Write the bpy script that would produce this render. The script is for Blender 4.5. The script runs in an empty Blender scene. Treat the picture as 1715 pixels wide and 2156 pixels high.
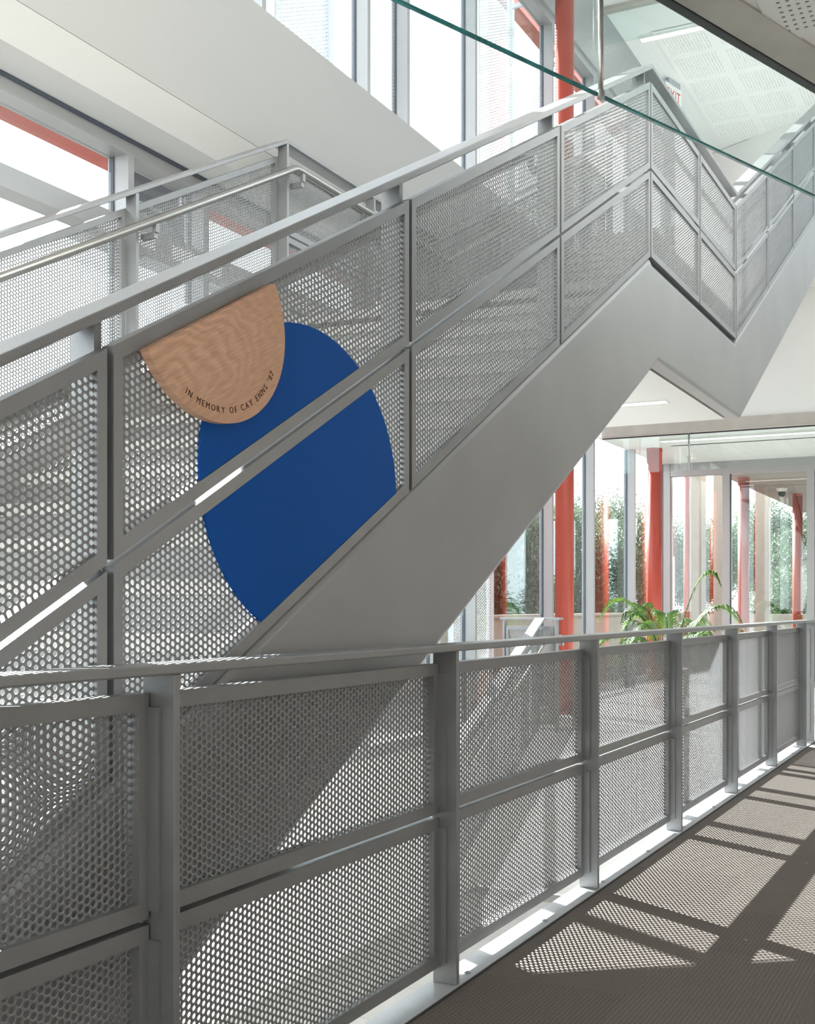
import bpy, bmesh, math, random
import numpy as np
from mathutils import Vector, Matrix

random.seed(7)
rng = np.random.default_rng(7)
C = bpy.context.scene.collection
SC = bpy.context.scene

# ------------------------------------------------------------------ camera, world, sun, exposure
# world axes: x runs along the stair (away from the camera), y towards the glazed facade, z up, walkway floor at z = 0
cam = bpy.data.cameras.new('camera')
cam.sensor_fit = 'HORIZONTAL'
cam.sensor_width = 36.0
cam.lens = 2210.0 / 1715.0 * 36.0
cam.shift_x = (857.5 - 1217.0) / 1715.0
cam.shift_y = (1276.0 - 1078.0) / 1715.0
cam.clip_end = 400
cam_o = bpy.data.objects.new('camera', cam)
C.objects.link(cam_o)
cam_o.location = (0, 0, 1.18)
cam_o.rotation_euler = (math.pi / 2, 0, math.radians(22.393 - 90))
SC.camera = cam_o

world = bpy.data.worlds.new('sky')
SC.world = world
world.use_nodes = True
bg = world.node_tree.nodes['Background']
bg.inputs['Color'].default_value = (0.86, 0.93, 1.0, 1)
bg.inputs['Strength'].default_value = 3.0
world.cycles.sampling_method = 'NONE'

sun = bpy.data.lights.new('sun', 'SUN')
sun.energy = 27.0
sun.angle = math.radians(0.4)
sun.color = (1.0, 0.975, 0.94)
sun_o = bpy.data.objects.new('sun', sun)
C.objects.link(sun_o)
sd = Vector((0.447 * math.cos(math.radians(31)), 0.894 * math.cos(math.radians(31)), math.sin(math.radians(31))))
sun_o.rotation_euler = sd.to_track_quat('Z', 'Y').to_euler()
sun_o.location = (8, 16, 12)

SC.view_settings.view_transform = 'Standard'
SC.view_settings.look = 'None'
SC.view_settings.gamma = 1.0
SC.view_settings.use_curve_mapping = False
SC.view_settings.exposure = 0.58
SC.cycles.use_denoising = True
SC.cycles.max_bounces = 14
SC.cycles.diffuse_bounces = 6
SC.cycles.glossy_bounces = 4
SC.cycles.transparent_max_bounces = 24
SC.cycles.caustics_reflective = False
SC.cycles.caustics_refractive = False
SC.cycles.sample_clamp_indirect = 6.0

# ------------------------------------------------------------------ materials
def new_mat(name):
    m = bpy.data.materials.new(name)
    m.use_nodes = True
    nt = m.node_tree
    return m, nt, nt.nodes, nt.links, nt.nodes['Principled BSDF']

def mat(name, col, rough=0.5, metal=0.0, spec=0.5, vary=0.06, scale=6.0, bump=0.0, bscale=200.0, stretch=None):
    m, nt, N, L, b = new_mat(name)
    b.inputs['Roughness'].default_value = rough
    b.inputs['Metallic'].default_value = metal
    b.inputs['Specular IOR Level'].default_value = spec
    tc = N.new('ShaderNodeTexCoord')
    mp = N.new('ShaderNodeMapping')
    L.new(tc.outputs['Object'], mp.inputs['Vector'])
    if stretch: mp.inputs['Scale'].default_value = stretch
    nz = N.new('ShaderNodeTexNoise')
    nz.inputs['Scale'].default_value = scale
    nz.inputs['Detail'].default_value = 5
    L.new(mp.outputs['Vector'], nz.inputs['Vector'])
    rp = N.new('ShaderNodeValToRGB')
    lo = [max(0, c * (1 - vary)) for c in col]; hi = [min(1, c * (1 + vary)) for c in col]
    rp.color_ramp.elements[0].position = 0.3; rp.color_ramp.elements[1].position = 0.7
    rp.color_ramp.elements[0].color = (*lo, 1); rp.color_ramp.elements[1].color = (*hi, 1)
    L.new(nz.outputs['Fac'], rp.inputs['Fac'])
    L.new(rp.outputs['Color'], b.inputs['Base Color'])
    if bump:
        n2 = N.new('ShaderNodeTexNoise'); n2.inputs['Scale'].default_value = bscale; n2.inputs['Detail'].default_value = 2
        L.new(mp.outputs['Vector'], n2.inputs['Vector'])
        bp = N.new('ShaderNodeBump'); bp.inputs['Strength'].default_value = bump; bp.inputs['Distance'].default_value = 0.002
        L.new(n2.outputs['Fac'], bp.inputs['Height'])
        L.new(bp.outputs['Normal'], b.inputs['Normal'])
    return m

M = {}
M['steel'] = mat('grey_painted_steel', (0.315, 0.32, 0.328), 0.38, 0.25, 0.5, 0.05, 9, 0.25, 260)
M['steel_sheet'] = mat('grey_painted_perforated_steel', (0.33, 0.335, 0.342), 0.40, 0.25, 0.5, 0.03, 5)
M['stringer'] = mat('grey_painted_stringer_steel', (0.36, 0.364, 0.37), 0.36, 0.2, 0.5, 0.06, 2.2, 0.18, 150)
M['stainless'] = mat('brushed_stainless', (0.44, 0.43, 0.415), 0.32, 1.0, 0.5, 0.05, 20)
M['dark'] = mat('black_gasket', (0.02, 0.022, 0.025), 0.6)
M['gasket'] = mat('blue_grey_gasket', (0.07, 0.085, 0.11), 0.5)
M['white'] = mat('white_wall_paint', (0.84, 0.84, 0.825), 0.75, 0, 0.3, 0.015, 1.5)
M['brownwall'] = mat('warm_brown_wall_paint', (0.50, 0.44, 0.40), 0.8, 0, 0.2, 0.08, 2)
M['bounceblock'] = mat('warm_grey_bounce_paint', (0.58, 0.56, 0.53), 0.7, 0, 0.3, 0.015, 1.2)
M['hole_shade'] = mat('dark_brown_hole_shade', (0.07, 0.058, 0.05), 0.9)  # dark colour standing in for the shade inside the ceiling holes
M['dimple'] = M['soffit'] if 'soffit' in M else M['white']
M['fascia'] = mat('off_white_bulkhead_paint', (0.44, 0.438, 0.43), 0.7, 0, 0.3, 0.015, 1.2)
M['soffit_lit'] = mat('soffit_paint_lit', (0.66, 0.655, 0.635), 0.7, 0, 0.3, 0.015, 1.2)  # lighter than the fascia: light from below put into the colour
M['soffit'] = mat('pale_grey_soffit_paint', (0.84, 0.835, 0.82), 0.7, 0, 0.3, 0.015, 1.2)
M['kerb'] = mat('pale_painted_steel_plate', (0.55, 0.565, 0.59), 0.35, 0.1, 0.5, 0.06, 14, 0.15, 120)
M['mullion'] = mat('silver_anodised_aluminium', (0.37, 0.37, 0.372), 0.42, 0.35, 0.5, 0.03, 3)
M['red'] = mat('red_column_paint', (0.41, 0.058, 0.036), 0.38, 0, 0.5, 0.06, 5, 0.05, 60)
M['trim'] = mat('brown_grey_steel_trim', (0.50, 0.465, 0.425), 0.5, 0.1, 0.5, 0.08, 6)
M['blue'] = mat('satin_blue_paint', (0.004, 0.100, 0.445), 0.5, 0, 0.12, 0.03, 2)
M['engraved'] = mat('engraved_dark_brown', (0.115, 0.05, 0.03), 0.8)
M['tile'] = mat('pale_porcelain_tile', (0.44, 0.43, 0.415), 0.35, 0, 0.5, 0.08, 3)
M['midfloor'] = mat('grey_vinyl_floor', (0.33, 0.325, 0.315), 0.6, 0, 0.3, 0.08, 5)
M['grout'] = mat('grey_grout', (0.30, 0.29, 0.28), 0.8)
M['stone'] = mat('light_stone_tread', (0.55, 0.545, 0.53), 0.45, 0, 0.5, 0.1, 30)
M['stucco'] = mat('cream_stucco', (0.36, 0.325, 0.28), 0.85, 0, 0.2, 0.05, 8, 0.3, 60)
M['paving'] = mat('pale_concrete_paving', (0.13, 0.125, 0.118), 0.85, 0, 0.2, 0.08, 2)
M['bark'] = mat('grey_brown_bark', (0.16, 0.12, 0.09), 0.9, 0, 0.2, 0.3, 12, 0.5, 30)
M['pot'] = mat('glazed_terracotta', (0.42, 0.16, 0.07), 0.4, 0, 0.5, 0.1, 6)
M['soil'] = mat('dark_potting_soil', (0.05, 0.035, 0.025), 0.95, 0, 0.2, 0.4, 40)
M['screen'] = mat('pale_metal_sunscreen', (0.62, 0.64, 0.68), 0.5, 0.1)
M['galv'] = mat('galvanised_bracket', (0.5, 0.53, 0.57), 0.4, 0.6, 0.5, 0.15, 30)
M['signface'] = mat('white_sign_face', (0.85, 0.84, 0.82), 0.4)
M['signred'] = mat('red_sign_lettering', (0.65, 0.03, 0.025), 0.45)
M['kerbedge'] = mat('dark_carpet_edging', (0.06, 0.055, 0.055), 0.6)

def leaf_mat(name, c1, c2):
    m, nt, N, L, b = new_mat(name)
    oi = N.new('ShaderNodeTexCoord'); nz = N.new('ShaderNodeTexNoise'); nz.inputs['Scale'].default_value = 3.5
    L.new(oi.outputs['Object'], nz.inputs['Vector'])
    rp = N.new('ShaderNodeValToRGB'); rp.color_ramp.elements[0].color = (*c1, 1); rp.color_ramp.elements[1].color = (*c2, 1)
    rp.color_ramp.elements[0].position = 0.35; rp.color_ramp.elements[1].position = 0.65
    L.new(nz.outputs['Fac'], rp.inputs['Fac']); L.new(rp.outputs['Color'], b.inputs['Base Color'])
    b.inputs['Roughness'].default_value = 0.4
    tr = N.new('ShaderNodeBsdfTranslucent'); L.new(rp.outputs['Color'], tr.inputs['Color'])
    mx = N.new('ShaderNodeMixShader'); mx.inputs['Fac'].default_value = 0.45
    L.new(b.outputs['BSDF'], mx.inputs[1]); L.new(tr.outputs['BSDF'], mx.inputs[2])
    L.new(mx.outputs['Shader'], N['Material Output'].inputs['Surface'])
    return m
M['palm'] = leaf_mat('palm_leaf', (0.022, 0.075, 0.014), (0.10, 0.18, 0.025))
M['leaf'] = leaf_mat('tree_leaf', (0.03, 0.065, 0.03), (0.09, 0.13, 0.07))
M['leaf2'] = leaf_mat('eucalyptus_leaf', (0.045, 0.08, 0.05), (0.13, 0.155, 0.10))

def glass_mat(name, tint, refl):
    m = bpy.data.materials.new(name); m.use_nodes = True
    nt = m.node_tree; N = nt.nodes; L = nt.links
    N.remove(N['Principled BSDF'])
    t = N.new('ShaderNodeBsdfTransparent'); t.inputs['Color'].default_value = (*tint, 1)
    g = N.new('ShaderNodeBsdfGlossy'); g.inputs['Roughness'].default_value = 0.01
    g.inputs['Color'].default_value = (0.95, 1.0, 0.98, 1)
    fr = N.new('ShaderNodeLayerWeight'); fr.inputs['Blend'].default_value = 0.5
    pw = N.new('ShaderNodeMath'); pw.operation = 'POWER'; pw.inputs[1].default_value = 4.0
    ml = N.new('ShaderNodeMath'); ml.operation = 'MULTIPLY_ADD'; ml.inputs[1].default_value = 0.6; ml.inputs[2].default_value = refl
    L.new(fr.outputs['Facing'], pw.inputs[0]); L.new(pw.outputs[0], ml.inputs[0])
    mx = N.new('ShaderNodeMixShader')
    L.new(ml.outputs[0], mx.inputs['Fac']); L.new(t.outputs['BSDF'], mx.inputs[1]); L.new(g.outputs['BSDF'], mx.inputs[2])
    L.new(mx.outputs['Shader'], N['Material Output'].inputs['Surface'])
    return m
M['glass'] = glass_mat('window_glass', (0.955, 0.98, 0.98), 0.07)
M['baffle'] = glass_mat('baffle_glass', (0.93, 0.97, 0.965), 0.045)
M['glassedge'] = mat('green_glass_edge', (0.02, 0.20, 0.20), 0.15, 0, 0.6, 0.4, 14)

def emit_mat(name, col, strength):
    m, nt, N, L, b = new_mat(name)
    b.inputs['Base Color'].default_value = (0.9, 0.9, 0.88, 1)
    b.inputs['Emission Color'].default_value = (*col, 1)
    b.inputs['Emission Strength'].default_value = strength
    m.cycles.emission_sampling = 'NONE'
    return m
M['led'] = emit_mat('led_diffuser', (1.0, 0.93, 0.84), 3.0)

# oak plaque: long grain plus cathedral rings
m, nt, N, L, b = new_mat('oak')
tc = N.new('ShaderNodeTexCoord'); mp = N.new('ShaderNodeMapping')
sb = N.new('ShaderNodeVectorMath'); sb.operation = 'SUBTRACT'; sb.inputs[1].default_value = (-0.06, 0, -0.085); L.new(tc.outputs['Object'], sb.inputs[0])
ro = N.new('ShaderNodeMapping'); ro.inputs['Rotation'].default_value = (0, math.radians(30), 0); L.new(sb.outputs['Vector'], ro.inputs['Vector'])
L.new(ro.outputs['Vector'], mp.inputs['Vector'])
mp.inputs['Scale'].default_value = (0.62, 1, 1.25)
nz = N.new('ShaderNodeTexNoise'); nz.inputs['Scale'].default_value = 7; nz.inputs['Detail'].default_value = 3
L.new(mp.outputs['Vector'], nz.inputs['Vector'])
va = N.new('ShaderNodeVectorMath'); va.operation = 'SCALE'; va.inputs['Scale'].default_value = 0.13
L.new(nz.outputs['Color'], va.inputs[0])
vb = N.new('ShaderNodeVectorMath'); vb.operation = 'ADD'; L.new(mp.outputs['Vector'], vb.inputs[0]); L.new(va.outputs['Vector'], vb.inputs[1])
wv = N.new('ShaderNodeTexWave'); wv.wave_type = 'RINGS'; wv.rings_direction = 'Y'; wv.inputs['Scale'].default_value = 12; wv.inputs['Distortion'].default_value = 2.5
wv.inputs['Detail'].default_value = 2
L.new(vb.outputs['Vector'], wv.inputs['Vector'])
mp2 = N.new('ShaderNodeMapping'); L.new(ro.outputs['Vector'], mp2.inputs['Vector'])
mp2.inputs['Scale'].default_value = (16, 1, 300)
n3 = N.new('ShaderNodeTexNoise'); n3.inputs['Scale'].default_value = 1; n3.inputs['Detail'].default_value = 3; L.new(mp2.outputs['Vector'], n3.inputs['Vector'])
ma = N.new('ShaderNodeMath'); ma.operation = 'MULTIPLY_ADD'; ma.inputs[1].default_value = 0.22
ln = N.new('ShaderNodeVectorMath'); ln.operation = 'LENGTH'; L.new(mp.outputs['Vector'], ln.inputs[0])
mr = N.new('ShaderNodeMapRange'); mr.inputs['From Min'].default_value = 0.05; mr.inputs['From Max'].default_value = 0.20; mr.inputs['To Min'].default_value = 1.0; mr.inputs['To Max'].default_value = 0.25
L.new(ln.outputs['Value'], mr.inputs['Value'])
rw = N.new('ShaderNodeMath'); rw.operation = 'MULTIPLY'; L.new(wv.outputs['Fac'], rw.inputs[0]); L.new(mr.outputs['Result'], rw.inputs[1])
L.new(rw.outputs[0], ma.inputs[0])
mb_ = N.new('ShaderNodeMath'); mb_.operation = 'MULTIPLY'; mb_.inputs[1].default_value = 0.85; L.new(n3.outputs['Fac'], mb_.inputs[0]); L.new(mb_.outputs[0], ma.inputs[2])
rp = N.new('ShaderNodeValToRGB'); L.new(ma.outputs[0], rp.inputs['Fac'])
rp.color_ramp.elements[0].color = (0.58, 0.31, 0.185, 1); rp.color_ramp.elements[1].color = (0.90, 0.565, 0.385, 1)
rp.color_ramp.elements[0].position = 0.18; rp.color_ramp.elements[1].position = 0.72
L.new(rp.outputs['Color'], b.inputs['Base Color']); b.inputs['Roughness'].default_value = 0.5
M['oak'] = m

# carpet: dark brown-grey loops with a fine linear pattern, every tile laid a little different
m, nt, N, L, b = new_mat('carpet')
tc = N.new('ShaderNodeTexCoord'); oi = N.new('ShaderNodeObjectInfo')
mp = N.new('ShaderNodeMapping'); L.new(tc.outputs['Object'], mp.inputs['Vector'])
wv = N.new('ShaderNodeTexWave'); wv.bands_direction = 'Y'; wv.inputs['Scale'].default_value = 22; wv.inputs['Distortion'].default_value = 0.6
L.new(mp.outputs['Vector'], wv.inputs['Vector'])
mp2 = N.new('ShaderNodeMapping'); mp2.inputs['Scale'].default_value = (10, 160, 10); L.new(tc.outputs['Object'], mp2.inputs['Vector'])
nz = N.new('ShaderNodeTexNoise'); nz.inputs['Scale'].default_value = 1.0; nz.inputs['Detail'].default_value = 4; L.new(mp2.outputs['Vector'], nz.inputs['Vector'])
n2 = N.new('ShaderNodeTexNoise'); n2.inputs['Scale'].default_value = 260; n2.inputs['Detail'].default_value = 2; L.new(tc.outputs['Object'], n2.inputs['Vector'])
a1 = N.new('ShaderNodeMath'); a1.operation = 'MULTIPLY'; L.new(wv.outputs['Fac'], a1.inputs[0]); L.new(nz.outputs['Fac'], a1.inputs[1])
a2 = N.new('ShaderNodeMath'); a2.operation = 'MULTIPLY_ADD'; a2.inputs[1].default_value = 0.30; L.new(a1.outputs[0], a2.inputs[0]); L.new(n2.outputs['Fac'], a2.inputs[2])
a3 = N.new('ShaderNodeMath'); a3.operation = 'MULTIPLY_ADD'; a3.inputs[1].default_value = 0.06; L.new(oi.outputs['Random'], a3.inputs[0]); L.new(a2.outputs[0], a3.inputs[2])
rp = N.new('ShaderNodeValToRGB'); L.new(a3.outputs[0], rp.inputs['Fac'])
rp.color_ramp.elements[0].position = 0.32; rp.color_ramp.elements[1].position = 0.95
rp.color_ramp.elements[0].color = (0.10, 0.087, 0.079, 1); rp.color_ramp.elements[1].color = (0.31, 0.28, 0.256, 1)
L.new(rp.outputs['Color'], b.inputs['Base Color']); b.inputs['Roughness'].default_value = 0.95; b.inputs['Specular IOR Level'].default_value = 0.1
bp = N.new('ShaderNodeBump'); bp.inputs['Strength'].default_value = 0.6; bp.inputs['Distance'].default_value = 0.003
L.new(n2.outputs['Fac'], bp.inputs['Height']); L.new(bp.outputs['Normal'], b.inputs['Normal'])
M['carpet'] = m

# ------------------------------------------------------------------ helpers
class MB:
    def __init__(s): s.v = []; s.f = []
    def hexa(s, p):
        o = len(s.v); s.v += [tuple(q) for q in p]
        s.f += [tuple(o + i for i in q) for q in ((0, 3, 2, 1), (4, 5, 6, 7), (0, 1, 5, 4), (1, 2, 6, 5), (2, 3, 7, 6), (3, 0, 4, 7))]
        return s
    def box(s, x0, x1, y0, y1, z0, z1, slope=0.0, xr=None):
        xr = x0 if xr is None else xr
        a, b = slope * (x0 - xr), slope * (x1 - xr)
        return s.hexa([(x0, y0, z0 + a), (x1, y0, z0 + b), (x1, y1, z0 + b), (x0, y1, z0 + a),
                       (x0, y0, z1 + a), (x1, y0, z1 + b), (x1, y1, z1 + b), (x0, y1, z1 + a)])
    def prism(s, pts, axis, c0, c1):      # pts 2D polygon extruded along an axis
        o = len(s.v); n = len(pts)
        def P(p, c): return (p[0], c, p[1]) if axis == 'y' else ((p[0], p[1], c) if axis == 'z' else (c, p[0], p[1]))
        s.v += [P(p, c0) for p in pts] + [P(p, c1) for p in pts]
        s.f.append(tuple(range(o, o + n))); s.f.append(tuple(reversed(range(o + n, o + 2 * n))))
        for i in range(n):
            j = (i + 1) % n; s.f.append((o + j, o + i, o + n + i, o + n + j))
        return s
    def tube(s, path, r, n=10, caps=True):
        path = [Vector(p) for p in path]; rings = []
        rr = r if isinstance(r, (list, tuple)) else [r] * len(path)
        for i, p in enumerate(path):
            d = (path[min(i + 1, len(path) - 1)] - path[max(i - 1, 0)]).normalized()
            up = Vector((0, 0, 1)) if abs(d.z) < 0.9 else Vector((1, 0, 0))
            a = d.cross(up).normalized(); b2 = a.cross(d)
            o = len(s.v)
            for k in range(n):
                t = 2 * math.pi * k / n
                s.v.append(tuple(p + (a * math.cos(t) + b2 * math.sin(t)) * rr[i]))
            rings.append(o)
        for q, w in zip(rings, rings[1:]):
            for k in range(n):
                s.f.append((q + k, q + (k + 1) % n, w + (k + 1) % n, w + k))
        if caps:
            s.f.append(tuple(reversed(range(rings[0], rings[0] + n)))); s.f.append(tuple(range(rings[-1], rings[-1] + n)))
        return s
    def mesh(s, name, m, smooth=False):
        me = bpy.data.meshes.new(name); me.from_pydata(s.v, [], s.f); me.materials.append(m)
        if smooth:
            me.polygons.foreach_set('use_smooth', [True] * len(me.polygons))
        me.update(); return me

def put(name, me, parent=None, loc=(0, 0, 0)):
    o = bpy.data.objects.new(name, me); C.objects.link(o); o.location = loc
    if parent: o.parent = parent
    return o

def tag(o, label, cat, group=None, kind=None):
    o['label'] = label; o['category'] = cat
    if group: o['group'] = group
    if kind: o['kind'] = kind
    return o

def thing(name, label, cat, loc=(0, 0, 0), group=None, kind=None, rz=0):
    o = bpy.data.objects.new(name, None); C.objects.link(o); o.location = loc; o.rotation_euler = (0, 0, rz)
    o.empty_display_size = 0.1
    return tag(o, label, cat, group, kind)

def arr_mesh(name, verts, faces, m):
    me = bpy.data.meshes.new(name)
    me.vertices.add(len(verts)); me.vertices.foreach_set('co', np.asarray(verts, np.float32).ravel())
    loops = np.concatenate([f.ravel() for f in faces]); sizes = np.concatenate([np.full(len(f), f.shape[1]) for f in faces])
    starts = np.concatenate([[0], np.cumsum(sizes)[:-1]])
    me.loops.add(len(loops)); me.loops.foreach_set('vertex_index', loops.astype(np.int32))
    me.polygons.add(len(sizes)); me.polygons.foreach_set('loop_start', starts.astype(np.int32))
    me.materials.append(m); me.update(calc_edges=True)
    return me

def perf_sheet(name, w, zlo, zhi, slope, m, p=0.0175, r=0.0062, t=0.0028, n=12, margin=0.012):
    """perforated sheet in the xz plane: staggered round holes in vertical columns, real through holes"""
    dx = p * math.sqrt(3) / 2; R = p / math.sqrt(3)
    cs = []
    nx = int((w - 2 * margin) / dx) + 1; x0 = (w - (nx - 1) * dx) / 2
    for i in range(nx):
        x = x0 + i * dx; lo = zlo + slope * x + margin; hi = zhi + slope * x - margin
        off = (i % 2) * p / 2
        k0 = math.ceil((lo - off) / p); k1 = math.floor((hi - off) / p)
        for k in range(k0, k1 + 1): cs.append((x, off + k * p))
    cs = np.array(cs); nc = len(cs)
    ah = np.arange(6) * math.pi / 3; hx = np.stack([np.cos(ah), np.sin(ah)], 1) * R
    ai = np.arange(n) * 2 * math.pi / n; hi_ = np.stack([np.cos(ai), np.sin(ai)], 1) * r
    ring = np.concatenate([hx, hi_])                                # 6 + n
    q = cs[:, None, :] + ring[None]
    nv = 6 + n
    front = np.stack([q[..., 0], np.zeros_like(q[..., 0]), q[..., 1]], -1).reshape(-1, 3)
    back = front + [0, t, 0]
    verts = np.concatenate([front, back])
    base = (np.arange(nc) * nv)[:, None]
    tri, quad = [], []
    s = n // 6
    for j in range(6):
        a, b2 = j, (j + 1) % 6
        ii = [6 + (j * s + k) % n for k in range(s + 1)]
        if s == 2:
            tri.append((a, ii[1], ii[0])); quad.append((a, b2, ii[2], ii[1]))
        else:
            quad.append((a, b2, ii[1], ii[0]))
    wall = [(6 + k, 6 + (k + 1) % n, 6 + (k + 1) % n + nc * nv, 6 + k + nc * nv) for k in range(n)]
    F = []
    for lst in (tri, quad):
        if not lst: continue
        A = np.array(lst)
        F.append((base[:, :, None] + A[None]).reshape(-1, A.shape[1]))
        F.append((base[:, :, None] + A[None, :, ::-1] + nc * nv).reshape(-1, A.shape[1]))
    A = np.array(wall); F.append((base[:, :, None] + A[None]).reshape(-1, 4))
    return arr_mesh(name, verts, F, m)

def clip(poly, a, b2, c):       # keep a*x + b*z >= c
    out = []
    for i in range(len(poly)):
        p, q = poly[i], poly[(i + 1) % len(poly)]
        dp, dq = a * p[0] + b2 * p[1] - c, a * q[0] + b2 * q[1] - c
        if dp >= 0: out.append(p)
        if dp * dq < 0:
            t = dp / (dp - dq); out.append((p[0] + t * (q[0] - p[0]), p[1] + t * (q[1] - p[1])))
    return out

def bevel(o, w, seg=3, ang=50):
    md = o.modifiers.new('edge_rounding', 'BEVEL'); md.width = w; md.segments = seg; md.limit_method = 'ANGLE'; md.angle_limit = math.radians(ang)
    return o

def perf_ceiling_mesh(name, size, block, n, hole, t, m):
    """square ceiling panel, bottom at z = 0, with a field of n x n square holes in its middle"""
    mb = MB(); lo = (size - block) / 2; pitch = block / n
    def q(x0, x1, y0, y1):
        o = len(mb.v); mb.v += [(x0, y0, 0), (x1, y0, 0), (x1, y1, 0), (x0, y1, 0)]; mb.f.append((o + 3, o + 2, o + 1, o))
    q(0, size, 0, lo); q(0, size, size - lo, size); q(0, lo, lo, size - lo); q(size - lo, size, lo, size - lo)
    for i in range(n):
        for j in range(n):
            X, Y = lo + i * pitch, lo + j * pitch; g = (pitch - hole) / 2
            q(X, X + pitch, Y, Y + g); q(X, X + pitch, Y + pitch - g, Y + pitch)
            q(X, X + g, Y + g, Y + pitch - g); q(X + pitch - g, X + pitch, Y + g, Y + pitch - g)
            a, b2, c, d = X + g, X + pitch - g, Y + g, Y + pitch - g
            o = len(mb.v); mb.v += [(a, c, 0), (b2, c, 0), (b2, d, 0), (a, d, 0), (a, c, t), (b2, c, t), (b2, d, t), (a, d, t)]
            mb.f += [(o, o + 1, o + 5, o + 4), (o + 1, o + 2, o + 6, o + 5), (o + 2, o + 3, o + 7, o + 6), (o + 3, o, o + 4, o + 7)]
    return mb.mesh(name, m)

# ================================================================== SETTING
FX = 4.95                      # glass plane of the facade
XE = 15.43                     # lower end wall
ZC = 3.33                      # ceiling of the walkway level
ZU = 8.75                      # ceiling of the upper level
ZF2 = 5.40                     # upper floor
ZL = -1.6                      # lower hall floor

def structure(name, me, label, cat, loc=(0, 0, 0), parent=None):
    return tag(put(name, me, parent, loc), label, cat, None, 'structure')

# walkway floor and its carpet tiles
fl = structure('floor', MB().box(-3.2, XE, -1.62, 1.575, -0.35, -0.006).mesh('floor', M['grout']), 'walkway floor slab covered in dark carpet tiles', 'floor')
ct = MB().box(-0.2498, 0.2498, -0.2498, 0.2498, -0.006, 0.0).mesh('carpet_tile', M['carpet'])
ix = 0
for i in range(-2, 25):
    for j in range(0, 7):
        y = 1.325 - 0.5 * j; x = -0.5 + 0.5 * i + 0.25
        if y < -1.6 or x > 11.5 or x < -1.2: continue
        o = put('carpet_tile', ct, fl, (x, y, 0))
        o.rotation_euler = (0, 0, (math.pi / 2) * ((i + 2 * j + (i * j) % 3) % 2) )
        ix += 1
put('carpet_edging', MB().box(-1.2, 9.3, 1.571, 1.577, -0.006, 0.004).mesh('carpet_edging', M['kerbedge']), fl)

# far hall floor and lower hall floor, both tiled
ff = structure('floor_hall', MB().box(9.30, XE, 1.575, FX, -0.35, -0.012).mesh('floor_hall', M['grout']), 'pale tiled hall floor beyond the end of the walkway railing', 'floor')
tl = MB().box(-0.2985, 0.2985, -0.2985, 0.2985, -0.012, 0).mesh('floor_tile', M['tile'])
for i in range(10):
    for j in range(6):
        x, y = 9.60 + 0.6 * i, 1.575 + 0.281 + 0.5625 * j
        if x > XE - 0.3: continue
        o = put('floor_tile', tl, ff, (x, y, 0)); o.scale = (1, 0.9375, 1)
lo_f = structure('floor_lower', MB().box(-3.2, 9.3, 1.4, FX, ZL - 0.2, ZL - 0.012).mesh('floor_lower', M['grout']), 'pale tiled lower floor seen through the railing', 'floor')
for i in range(17):
    for j in range(6):
        put('floor_tile', tl, lo_f, (-0.9 + 0.6 * i, 1.72 + 0.6 * j, ZL))
structure('wall_well', MB().box(9.28, 9.30, 1.575, FX, ZL, -0.02).mesh('wall_well', M['white']), 'white wall under the edge of the hall floor', 'wall')
structure('wall_under_walkway', MB().box(-3.2, 9.28, 1.52, 1.56, ZL, -0.35).mesh('wall_under_walkway', M['white']), 'white wall beneath the walkway', 'wall')

# upper floor slab, far fascia, upper end wall
structure('floor_upper', MB().box(12.5, 20.0, -1.62, FX, 4.9, ZF2 - 0.02).mesh('floor_upper', M['white']), 'upper storey floor slab above the far hall', 'floor')
structure('floor_upper_landing', MB().box(11.14, 12.5, 1.60, 4.40, 4.95, ZF2 - 0.02).mesh('floor_upper_landing', M['white']), 'upper storey floor at the top of the stair', 'floor')
structure('floor_upper_carpet', MB().box(12.5, 20.0, -1.62, FX, ZF2 - 0.02, ZF2).box(11.14, 12.5, 1.60, 4.40, ZF2 - 0.02, ZF2).mesh('floor_upper_carpet', M['midfloor']), 'pale floor of the upper storey landing', 'floor')
structure('wall_far', MB().box(12.5, 12.62, -1.62, 4.42, 3.47, 4.9).mesh('wall_far', M['white']), 'white fascia wall above the far hall glass screen', 'wall')
structure('trim_1', MB().box(12.47, 12.62, -1.62, FX - 0.13, 3.33, 3.47).mesh('trim_1', M['trim']), 'brown grey steel edge trim under the white far fascia', 'trim')
structure('ceiling_far', MB().box(12.62, XE, -1.62, FX, 3.352, 3.47).mesh('ceiling_far', M['soffit']), 'pale perforated ceiling of the far hall', 'ceiling')
ceil_far = bpy.data.objects['ceiling_far']
ewp = [(17.25, 4.95), (17.37, 4.95), (14.6, -1.1), (14.48, -1.1)]
structure('wall_end', MB().prism(ewp, 'z', ZF2, ZU).mesh('wall_end', M['white']), 'beige end wall of the upper storey', 'wall')
cu = structure('ceiling_upper', MB().box(-3.2, 20.0, -1.62, FX + 0.1, ZU + 0.012, ZU + 0.4).mesh('ceiling_upper', M['white']), 'white upper ceiling with square perforated fields', 'ceiling')
pcm = perf_ceiling_mesh('ceiling_panel', 0.72, 0.60, 14, 0.0165, 0.012, M['white'])
for i in range(-1, 4):
    for j in range(0, 5):
        put('ceiling_panel', pcm, cu, (13.895 + 0.72 * i - 0.0, 3.665 - 0.72 * j + 0.0, ZU))
pcm2 = perf_ceiling_mesh('ceiling_panel', 0.72, 0.60, 14, 0.0165, 0.012, M['soffit'])
for i in range(0, 2):
    for j in range(0, 6):
        put('ceiling_panel', pcm2, ceil_far, (13.62 + 0.72 * i, 3.55 - 0.72 * j, ZC + 0.010))

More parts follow.
